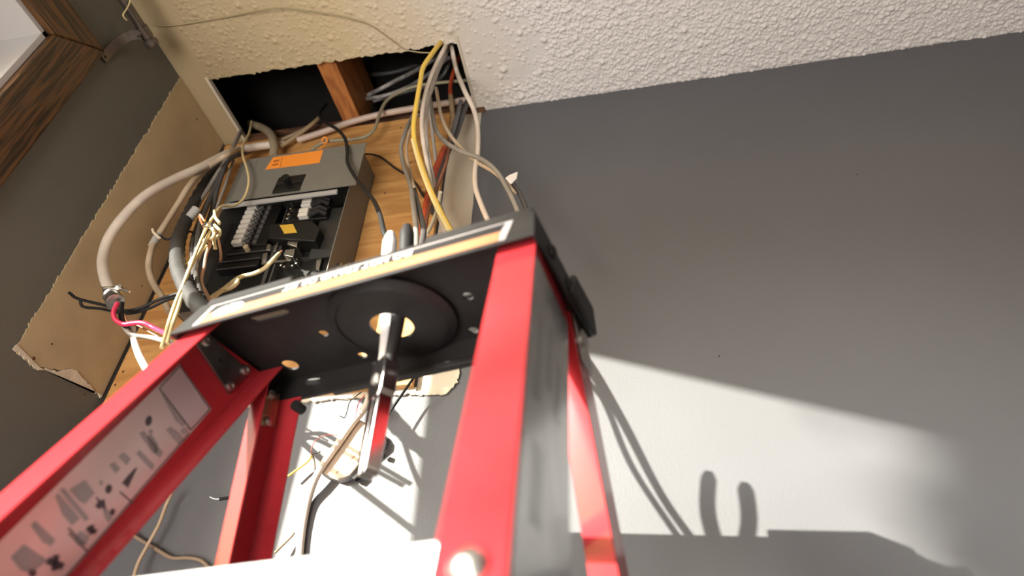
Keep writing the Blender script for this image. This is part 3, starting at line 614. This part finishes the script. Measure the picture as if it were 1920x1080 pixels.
wires = [('black_wire', 'black wire slanting down beside the pliers onto the lit wall', CBLACK, .0026, [(778,705,.985),(757,735),(738,762),(728,778)], .99),
    ('thin_red_wire', 'hair-thin red wire dangling under the ladder cap', CRED, .0008, [(684,740,.99),(672,757),(668,775),(665,786)], .99),
    ('thin_black_wire', 'hair-thin black wire dangling with a hooked end', CBLACK, .0009, [(678,735,.99),(657,752),(651,770),(646,783),(638,780)], .99),
    ('thin_brown_wire', 'hair-thin brown wire forking left under the ladder cap', CTAN, .0008, [(677,733,.99),(662,747),(647,749)], .99),
    ('thin_red_wire', 'thin red wire looping left of the phone box', mat('dull_red', (.40,.08,.06), .5), .0009, [(631,816,.995),(610,816),(592,826),(584,840),(585,851)], 1.0),
    ('yellow_wire', 'short yellow wire left of the phone box', CYEL, .0022, [(540,893,1.01),(560,878),(577,865),(587,851)], 1.012),
    ('grey_wire', 'short dark wire end behind the phone box', CDARK, .0022, [(584,852,1.01),(592,849),(600,847)], 1.01),
    ('grey_wire', 'short dark wire hanging from the yellow wire', mat('brown_dark', (.12,.09,.06), .5), .0018, [(586,853,1.012),(589,865),(590,880)], 1.015),
    ('tan_wire', 'tan wire hanging on the left, beside the rear ladder rail', CTAN, .0034, [(322,925,.99),(311,948),(297,985),(275,1025),(258,1058),(246,1100)], 1.0),
    ('tan_wire', 'brown-tan wire lying crosswise at the lower left', mat('brown_tan', (.26,.19,.13), .5), .0034, [(235,995,1.01),(258,1009),(290,1028),(322,1046),(350,1046),(378,1052),(400,1075)], 1.02),
    ('stub_wire', 'short black wire with a bare tip left of the rear rail', CBLACK, .0028, [(470,918,1.02),(440,930),(425,934),(412,936)], 1.01),
    ('tan_wire', 'thin tan wire right of the rear ladder rail', mat('dark_tan', (.22,.17,.11), .5), .0022, [(515,1037,1.01),(534,1018),(546,1006),(552,998)], 1.015)]
for nm, lb, mt, r, pts, y in wires:
    o = cable(nm, lb, mt, r, pts, y, 'wire', n=6)
    if nm == 'stub_wire': obj('bare_tip', M().tube(spline(path([(412,936),(402,936),(394,932)], 1.01), 4), .0015, 6), METAL, o)

# ------------------------------------------------------------------ stepladder
zb = .43125
O = V(-.5123, .5337, zb); U = V(.9772, -.2123, 0); W = V(.2123, .9772, 0); Z = V(0,0,1)
def Lc(u, v, h): return O + U*u + W*v + Z*h
lad = thing('stepladder', 'red fibreglass stepladder with black top cap in front of the panel', 'ladder', tuple(Lc(.225, -.15, 0)[:2])+(ZF,))
UL, VD = .449, .181
# cap shell
hc = .040
bot = [(-.008,0),(UL,0),(UL,VD),(-.008,VD),(-.010,.036)]; top = [(.020,.007),(UL-.003,.007),(UL-.006,VD-.001),(-.006,VD-.001),(-.008,.040)]
def shell(o0, i0):
    return [Lc(*p, o0) for p in bot], [Lc(*p, hc) for p in top]
def inset(poly, d):
    c = (.22, .09)
    return [(p[0]+(d if p[0] < c[0] else -d), p[1]+(d if p[1] < c[1] else -d)) for p in poly]
A = [Lc(*p, 0) for p in bot]; B = [Lc(*p, hc) for p in top]
Ai = [Lc(*p, 0) for p in inset(bot, .004)]; Bi = [Lc(*p, hc-.004) for p in inset(top, .004)]
m = M(); b0 = A+B+Ai+Bi; nc = len(A)
fs = []
for i in range(nc):
    j = (i+1) % nc
    fs += [(i, j, nc+j, nc+i), (2*nc+j, 2*nc+i, 3*nc+i, 3*nc+j), (j, i, 2*nc+i, 2*nc+j), (nc+i, nc+j, 3*nc+j, 3*nc+i)]
m.add(b0, fs)
cap = obj('top_cap', m, CAPP, lad, bev=.0015)
# top plate with holes
def circ(c, r, n=16): return [(c[0]+r*math.cos(2*math.pi*k/n), c[1]+r*math.sin(2*math.pi*k/n)) for k in range(n)]
def loc2(px, py, h): p = atZ(px, py, zb+h)-O; return (p.dot(U), p.dot(W))
hp = hc-.003
HC = loc2(737, 600, .028)
holes = [circ(HC, .062, 28)]
for a in ((607,622),(680,663),(878,552),(888,616)):
    holes.append(circ(loc2(*a, hp), .0065, 12)) if (Vector(loc2(*a, hp))-Vector(HC)).length > .072 else None
bigh = loc2(545, 681, hp); holes.append(circ(bigh, .0115, 16))
s0, s1 = loc2(478, 596, hp), loc2(538, 581, hp)
holes.append([(s0[0], s0[1]-.005), (s1[0], s1[1]-.005), (s1[0]+.004, s1[1]), (s1[0], s1[1]+.005), (s0[0], s0[1]+.005), (s0[0]-.004, s0[1])])
ti = inset(top, .002)
obj('cap_deck', M().plate([ti]+holes, lambda u, v: Lc(u, v, hp-.003), lambda u, v: Lc(u, v, hp)), CAPP, cap, smooth=False)
# recessed can ring in the middle, open centre
m = M().lathe(Lc(HC[0], HC[1], 0), (0,0,1), [(.026,.018),(.060,.018),(.0665,.022),(.0665,hp-.001),(.062,hp-.001),(.0615,.024),(.058,.0215),(.026,.0215)], 40, close=True)
obj('can_recess', m, CAPP, cap)
obj('recess_rim', M().lathe(Lc(HC[0], HC[1], 0), (0,0,1), [(.066,.020),(.076,.027),(.076,.030),(.066,.024)], 40, close=True), CAPP, cap)
# raised ends on the cap
for (u0, u1) in ((.022, .150), (.318, UL-.004)):
    a = [Lc(u0, .008, hp), Lc(u1, .008, hp), Lc(u1, .022, hp), Lc(u0, .022, hp)]
    bb = [Lc(u0+.003, .010, .051), Lc(u1-.003, .010, .051), Lc(u1-.003, .020, .051), Lc(u0+.003, .020, .051)]
    obj('raised_lip', M().prism(a, bb), CAPP, cap, bev=.003, seg=3)
a = [Lc(.318, .10, hp), Lc(UL-.008, .10, hp), Lc(UL-.008, VD-.002, hp), Lc(.318, VD-.002, hp)]
bb = [q+Z*.014 for q in a]; obj('raised_lip', M().prism(a, bb), CAPP, cap, bev=.004, seg=3)
obj('tool_tray_wall', M().box8([Lc(.10,.034,hp), Lc(.165,.034,hp), Lc(.165,.040,hp), Lc(.10,.040,hp), Lc(.10,.034,.058), Lc(.165,.034,.058), Lc(.165,.040,.058), Lc(.10,.040,.058)]), CAPP, cap, bev=.001)
# cap ends: bolts and the lug at the back
for vv, hh in ((.05,.02), (.105,.018), (.13,.018)):
    obj('cap_rivet', M().lathe(Lc(UL-.002, vv, hh), U, [(.008,0),(.008,.003),(.004,.005)], 14), CAPP, cap)
a = [Lc(UL-.001, .095, .000), Lc(UL-.001, .178, -.002), Lc(UL-.003, .176, .038), Lc(UL-.003, .110, .038)]
obj('end_lug', M().prism(a, [q+U*.007 for q in a]), CAPP, cap, bev=.003)
a = [Lc(.10, VD-.012, .003), Lc(.40, VD-.012, .003), Lc(.40, VD-.001, .003), Lc(.10, VD-.001, .003)]
obj('rear_rim', M().prism(a, [q-Z*.008 for q in a]), CAPP, cap, bev=.001)
# label on the front face of the cap
P0 = Lc(0, 0, 0); nF = (U.cross(Lc(.02,.007,hc)-Lc(.02,0,0))).normalized()
if nF.dot(W) > 0: nF = -nF
eH = (Lc(.2,.007,hc)-Lc(.2,0,0)); eH.normalize()
def onF(u, s, off): return Lc(u, 0, 0) + eH*s + nF*off       # u along the cap, s up its face
def fquad(nm, u0, u1, u2, u3, s0, s1, off, mt, par):
    a = [onF(u0, s0, off), onF(u1, s0, off), onF(u2, s1, off), onF(u3, s1, off)]
    return obj(nm, M().prism(a, [q-nF*.0003 for q in a]), mt, par, smooth=False)
lb_ = fquad('warning_label', .026, .418, .424, .040, .0035, .033, .0006, LABW, cap)
fquad('label_band', .036, .411, .412, .0385, .0035, .0185, .0010, LABO, lb_)
fquad('label_band', .039, .412, .416, .047, .0185, .0305, .0010, LABK, lb_)
cu, cs = .073, .0165
m = M(); el = [onF(cu+.022*math.cos(k*math.pi/12)+.003*math.sin(k*math.pi/12), cs+.0085*math.sin(k*math.pi/12), .0014) for k in range(24)]
lg = obj('label_oval', m.prism(el, [q-nF*.0003 for q in el]), mat('label_bright_white', (.34,.33,.33), .5), lb_, smooth=False)
a = [onF(cu-.004, cs+.0085, .0017), onF(cu-.002, cs+.0085, .0017), onF(cu+.006, cs-.0085, .0017), onF(cu+.004, cs-.0085, .0017)]
obj('oval_stroke', M().prism(a, [q-nF*.0002 for q in a]), LABK, lb_, smooth=False)
# lettering, read from the far side (upside down to the camera)
def letters(body, u_start, s_top, size, width, mt, nm):
    fc = bpy.data.curves.new(nm, 'FONT'); fc.body = body; fc.size = size; fc.extrude = .0002; fc.align_x = 'LEFT'; fc.space_character = 1.05; fc.offset = .0004*size/.012
    o = bpy.data.objects.new(nm, fc); COL.objects.link(o)
    bpy.context.view_layer.update()
    dg = bpy.context.evaluated_depsgraph_get(); me = bpy.data.meshes.new_from_object(o.evaluated_get(dg)); bpy.data.objects.remove(o)
    co = [v.co.copy() for v in me.vertices]; wmax = max(c.x for c in co); k = width/wmax
    m = M(); m.add([onF(u_start-c.x*k, s_top-c.y, .0013+c.z) for c in co], [tuple(p.vertices) for p in me.polygons])
    return obj(nm, m, mt, lb_, smooth=False)
WT_ = mat('label_letter_white', (.34,.33,.33), .5)
letters('DO NOT STAND OR SIT', .312, .0292, .0125, .165, WT_, 'lettering')
# two rows of small print too blurred to read: plain strokes
def small_print(u0, u1, s, hgt, nm):
    m = M(); x = u0
    while x < u1:
        wd = random.uniform(.0022, .0045)
        a = [onF(x, s, .0013), onF(x+wd, s, .0013), onF(x+wd, s+hgt*random.uniform(.7,1), .0013), onF(x, s+hgt, .0013)]
        m.prism(a, [q-nF*.0002 for q in a]); x += wd + random.choice((.0012, .0012, .0035))
    o = obj(nm, m, LABY, lb_, smooth=False); o['kind'] = 'stuff'
small_print(.200, .318, .0135, .0045, 'small_print'); small_print(.130, .300, .0065, .0045, 'small_print')

# rails
def rail(s, uo, uf, ub, uob, v0, v1, a, b, ht, th, nm='rail'):
    def at_(u, v, d): return Lc(u + a*d, v + b*d, -d)
    sec = [(uo,v0),(uf,v0),(uf,v0+th),(uo+s*th,v0+th),(uob+s*th,v1-th),(ub,v1-th),(ub,v1),(uob,v1)]
    d1 = zb - ZF - .012
    o = obj(nm, M().prism([at_(*p, -ht) for p in sec], [at_(*p, d1) for p in sec]), REDF, lad, bev=.0009)
    uc, vc = (uo+uf)/2, (v0+v1)/2
    ft = [at_(min(uo,uf)-.004, v0-.004, d1), at_(max(uo,ub)+.004, v0-.004, d1), at_(max(uo,ub)+.004, v1+.004, d1), at_(min(uo,uf)-.004, v1+.004, d1)]
    obj('foot', M().prism([q+Z*.05+V(-a*.05*U.x,0,0) for q in ft], [V(q.x, q.y, ZF) for q in ft]), CBLACK, o, bev=.003)
    return o, at_
FLr, FLat = rail(1, -.0075, .040, .036, -.004, .012, .128, -.115, -.393, .028, .0035, 'front_rail')
FRr, FRat = rail(-1, .4455, .404, .404, .4365, .012, .128, .115, -.393, .026, .0035, 'front_rail')
RLr, RLat = rail(1, .008, .030, .046, .010, .130, .180, -.08, .18, .004, .003, 'rear_rail')
RRr, RRat = rail(-1, .439, .411, .400, .437, .130, .180, .08, .18, .004, .003, 'rear_rail')
# inner face of the left front rail's web: plane for bracket and sticker
w0, w1, w2 = FLat(-.004, .0155, 0), FLat(-.004, .0155, .3), FLat(-.0005, .1245, 0)
nW = (w1-w0).cross(w2-w0).normalized()
if nW.dot(U) < 0: nW = -nW
def onW(px, py, off): return atP(px, py, w0+nW*off, nW)
def wpatch(nm, pts, off, th, mt, par, bev=0):
    a = [onW(*p, off) for p in pts]; return obj(nm, M().prism(a, [q-nW*th for q in a]), mt, par, bev=bev, smooth=False)
pl = wpatch('bracket_plate', [(368,645),(391,625),(471,699),(431,739)], .003, .0028, mat('dark_zinc_plate', (.34,.33,.31), .3, metal=1, noise=.4, nscale=30), FLr, bev=.0006)
for a in ((386,639),(460,694),(432,724)):
    c = onW(*a, .003); obj('rivet', M().lathe(c, nW, [(.0068,0),(.0068,.002),(.005,.003),(.0035,.003),(.003,.0012)], 14), METAL, pl)
c = onW(414, 676, .003); obj('plate_hole', M().lathe(c, nW, [(.003,0),(.003,.0003)], 10), CBLACK, pl)
# pictogram sticker
sk = wpatch('safety_sticker', [(337,683),(397,767),(128,1080),(-60,1300),(-170,1250),(0,1015)], .0007, .0006, STICK, FLr)
sk2 = wpatch('sticker_window', [(338,687),(393,767),(358,806),(298,728)], .0010, .0003, mat('sticker_pink_grey', (.66,.55,.56), .25, metal=.35, coat=.5), sk)
def stroke(p, q, wd, mt=PRD, nm='printed_line', off=.0013):
    a, b_ = onW(*p, off), onW(*q, off); d = (b_-a).normalized(); sd = d.cross(nW).normalized()*wd
    return obj(nm, M().prism([a+sd, b_+sd, b_-sd, a-sd], [a+sd-nW*.0002, b_+sd-nW*.0002, b_-sd-nW*.0002, a-sd-nW*.0002]), mt, sk, smooth=False)
for p, q in (((338,686),(394,767)), ((338,686),(299,728)), ((299,729),(358,806)), ((394,767),(358,806)), ((355,812),(175,1022)), ((175,1022),(120,1085)), ((225,922),(250,944)), ((160,1022),(128,990)), ((130,1000),(165,1035))):
    stroke(p, q, .0007)
def blot(pts, mt, nm='printed_shape', off=.0012): return wpatch(nm, pts, off, .0003, mt, sk)
def oval(cx_, cy_, rx_, ry_, ang, mt, nm='printed_dot'):
    ca, sa = math.cos(ang), math.sin(ang)
    return blot([(cx_+rx_*math.cos(k*.524)*ca-ry_*math.sin(k*.524)*sa, cy_+rx_*math.cos(k*.524)*sa+ry_*math.sin(k*.524)*ca) for k in range(12)], mt, nm)
oval(279, 789, 6, 10, .25, PRD); oval(283, 809, 4, 4, 0, PRG); oval(346, 808, 6, 6, 0, PRG)
oval(204, 917, 6, 9, .25, PRD); oval(190, 905, 3, 5, 0, PRG); oval(211, 960, 5, 7, .3, PRD)
blot([(283,812),(296,832),(298,846),(291,851),(280,835),(276,820)], PRG)
blot([(253,878),(258,876),(248,898),(240,915),(233,908),(228,907),(238,894)], PRD)
blot([(180,930),(188,938),(196,936),(200,960),(192,952),(185,955),(178,948),(184,942)], PRD)
blot([(192,950),(204,958),(212,972),(203,980),(196,970)], PRG)
for c_ in ((172,993), (104,1055)):
    s_ = 9 if c_[0] > 150 else 15
    stroke((c_[0]-s_, c_[1]-s_*.3), (c_[0]+s_, c_[1]+s_*.5), .003 if s_ > 10 else .0022); stroke((c_[0]+s_*.1, c_[1]-s_), (c_[0]-s_*.1, c_[1]+s_), .003 if s_ > 10 else .0022)
blot([(150,995),(168,1005),(163,1018),(150,1025),(138,1012)], PRG)
oval(61, 1074, 8, 8, 0, PRD)
for k in range(5):                                    # blocks of unreadable small print
    for (x0, y0, x1, y1) in ((300+4*k*0+7*k*.6, 742+7*k, 322+5*k, 768+4*k),):
        pass
for a in ([(303,738),(313,744),(350,792),(343,800),(330,790)], [(320,800),(336,812),(346,826),(335,833),(312,806)], [(262,812),(270,808),(306,848),(300,858),(285,848)], [(255,850),(262,843),(290,872),(285,882)],
          [(222,856),(232,848),(246,860),(238,872)], [(205,872),(214,866),(226,878),(217,888)], [(112,918),(120,914),(168,972),(160,978)], [(104,930),(110,924),(142,962),(150,972),(136,985),(118,965)],
          [(58,985),(66,976),(104,1012),(96,1024),(80,1016)], [(20,1045),(45,1020),(90,1050),(60,1075),(40,1070)], [(130,918),(160,900),(178,925),(160,945),(150,940)]):
    blot(a, PRG, 'small_print_block')
# plate on the left rear rail
w0r, w1r, w2r = RLat(.0112, .134, 0), RLat(.0112, .134, .3), RLat(.013, .176, 0)
nR = (w1r-w0r).cross(w2r-w0r).normalized(); nR = nR if nR.dot(U) > 0 else -nR
a = [atP(*p, w0r+nR*.003, nR) for p in ((499,742),(526,738),(516,801),(489,797))]
pr = obj('hinge_plate', M().prism(a, [q-nR*.0028 for q in a]), mat('yellow_zinc', (.50,.42,.26), .35, metal=1, noise=.4, nscale=40), RLr, bev=.0006)
for a in ((508,740),(501,790)):
    c = atP(*a, w0r+nR*.003, nR); obj('rivet', M().lathe(c, nR, [(.006,0),(.006,.003),(.004,.004)], 12), METAL, pr)
# side sticker on the right front rail's outer face
w0s, w1s, w2s = FRat(.4455, .012, 0), FRat(.4455, .012, .3), FRat(.4365, .128, 0)
nS = (w1s-w0s).cross(w2s-w0s).normalized(); nS = nS if nS.dot(U) > 0 else -nS
def sidequad(v0, v1, d0, d1, off):
    f = lambda v, d: FRat(.4455+(v-.012)/.116*(-.009), v, d)+nS*off
    return [f(v0, d0), f(v1, d0), f(v1, d1), f(v0, d1)]
a = sidequad(.0155, .1265, .022, 1.0, .0006); sst = obj('side_sticker', M().prism(a, [q-nS*.0005 for q in a]), RAILLAB, FRr, smooth=False)
for k, (v0, v1, d0, d1) in enumerate(((.03,.045,.10,.20), (.06,.072,.09,.17), (.085,.10,.12,.19), (.04,.06,.24,.30))):
    a = sidequad(v0, v1, d0, d1, .0009); obj('printed_block', M().prism(a, [q-nS*.0003 for q in a]), RAILPRINT, sst, smooth=False)
# hinge knuckle under the right end of the cap
m = M().lathe(RRat(.439, .150, .020), U, [(.012,0),(.012,.006),(.007,.008)], 16); obj('hinge_bolt', m, METAL, RRr)
a = [RRat(.440, .132, -.002), RRat(.440, .176, -.002), RRat(.440, .172, .05), RRat(.440, .136, .05)]
obj('hinge_plate', M().prism(a, [q+U*.002 for q in a]), METAL, RRr, bev=.0006)
obj('hinge_bolt', M().lathe(RLat(.046, .172, .012), W, [(.007,-.004),(.007,.012),(.004,.014)], 14), CBLACK, RLr)
# spreader bar between the right rails
sa, sb = FRat(.405, .120, .205), RRat(.392, .126, .232)
d_ = (sb-sa).normalized(); sdw = d_.cross(U).normalized()
obj('spreader', M().prism([sa+sdw*.010, sb+sdw*.010, sb-sdw*.010, sa-sdw*.010], [q+U*.003 for q in (sa+sdw*.010, sb+sdw*.010, sb-sdw*.010, sa-sdw*.010)]), METAL, lad, bev=.0006)
# top step between the front rails
dst = .316
def stp(u, v, h): return Lc(u, v-.393*dst, -dst+h)
ua, ub_ = -.006-.115*dst, .440+.115*dst
sec = [(.018, .000), (.018, -.036), (.024, -.036), (.024, -.006), (.110, -.004), (.110, -.028), (.114, -.028), (.114, .000)]
stpo = obj('step', M().prism([stp(ua, *p) for p in sec], [stp(ub_, *p) for p in sec]), ALU, lad, bev=.0015)
for dd, vv in ((.005, .0), (-.02, .0)):
    pass
c = FRat(.425, .0115, dst+.020); obj('step_rivet', M().lathe(c, -W, [(.010,0),(.010,.002),(.007,.005),(.002,.006)], 16), METAL, FRr)
c = FLat(.014, .0115, dst+.020); obj('step_rivet', M().lathe(c, -W, [(.010,0),(.010,.002),(.007,.005),(.002,.006)], 16), METAL, FLr)

# ------------------------------------------------------------------ pliers hanging through the cap's centre hole
pc = Lc(HC[0]+.000, HC[1]+.002, 0)
pli = thing('pliers', 'large steel pliers hanging jaws down through the ladder cap hole', 'pliers', tuple(pc-Z*.165))
f1 = (rt-Z*rt.z).normalized(); f2 = V(-f1.y, f1.x, 0)       # flat side turned to the left of the view
f1 = V(.75, -.66, 0).normalized(); f2 = V(-f1.y, f1.x, 0)
def pp(a, b, h): return pc + f1*a + f2*b + Z*h
def bar(prof, th, nm, mt, bev=.0015):
    m = M(); ringa = [pp(a, -th, h) for a, h in prof]; ringb = [pp(a, th, h) for a, h in prof]
    return obj(nm, m.prism(ringa, ringb), mt, pli, bev=bev)
bar([(-.0125,-.070),(.0005,-.072),(.0005,-.160),(-.0040,-.166),(-.0105,-.160)], .0085, 'jaw', CHROME)
bar([(.0015,-.078),(.0125,-.076),(.0125,-.086),(.0115,-.158),(.0060,-.166),(.0015,-.160)], .0085, 'jaw', CHROME)
j = bar([(-.016,-.045),(-.012,-.030),(.010,-.028),(.0165,-.042),(.0165,-.072),(.010,-.080),(-.012,-.078),(-.017,-.062)], .0095, 'joint', CHROME)
obj('rivet', M().lathe(pp(0, -.0095, -.056), -f2, [(.007,0),(.007,.002),(.004,.003)], 14), METAL, j)
h1 = spline([pp(-.007,0,-.034), pp(-.010,0,0), pp(-.014,-.003,.045), pp(-.017,-.012,.10), pp(-.008,-.022,.166)], 5)
h2 = spline([pp(.007,0,-.034), pp(.010,0,0), pp(.016,-.003,.045), pp(.027,-.010,.095), pp(.030,-.018,.152)], 5)
def rr_(n, a, b): return [a+(b-a)*min(1, i/(n*.55)) for i in range(n)]
g1 = obj('handle', M().tube(h1, rr_(len(h1), .0065, .0095)[:-1]+[.005], 12), GRIPW, pli); lab(g1, 'white-gripped handle')
g2 = obj('handle', M().tube(h2, rr_(len(h2), .0065, .0095)[:-1]+[.005], 12), CBLACK, pli); lab(g2, 'black-gripped handle')

# ------------------------------------------------------------------ raise everything: heights above were measured from the camera
for o in list(COL.objects):
    if o.parent is None and o.type in {'MESH', 'EMPTY'}: o.location.z += Z0
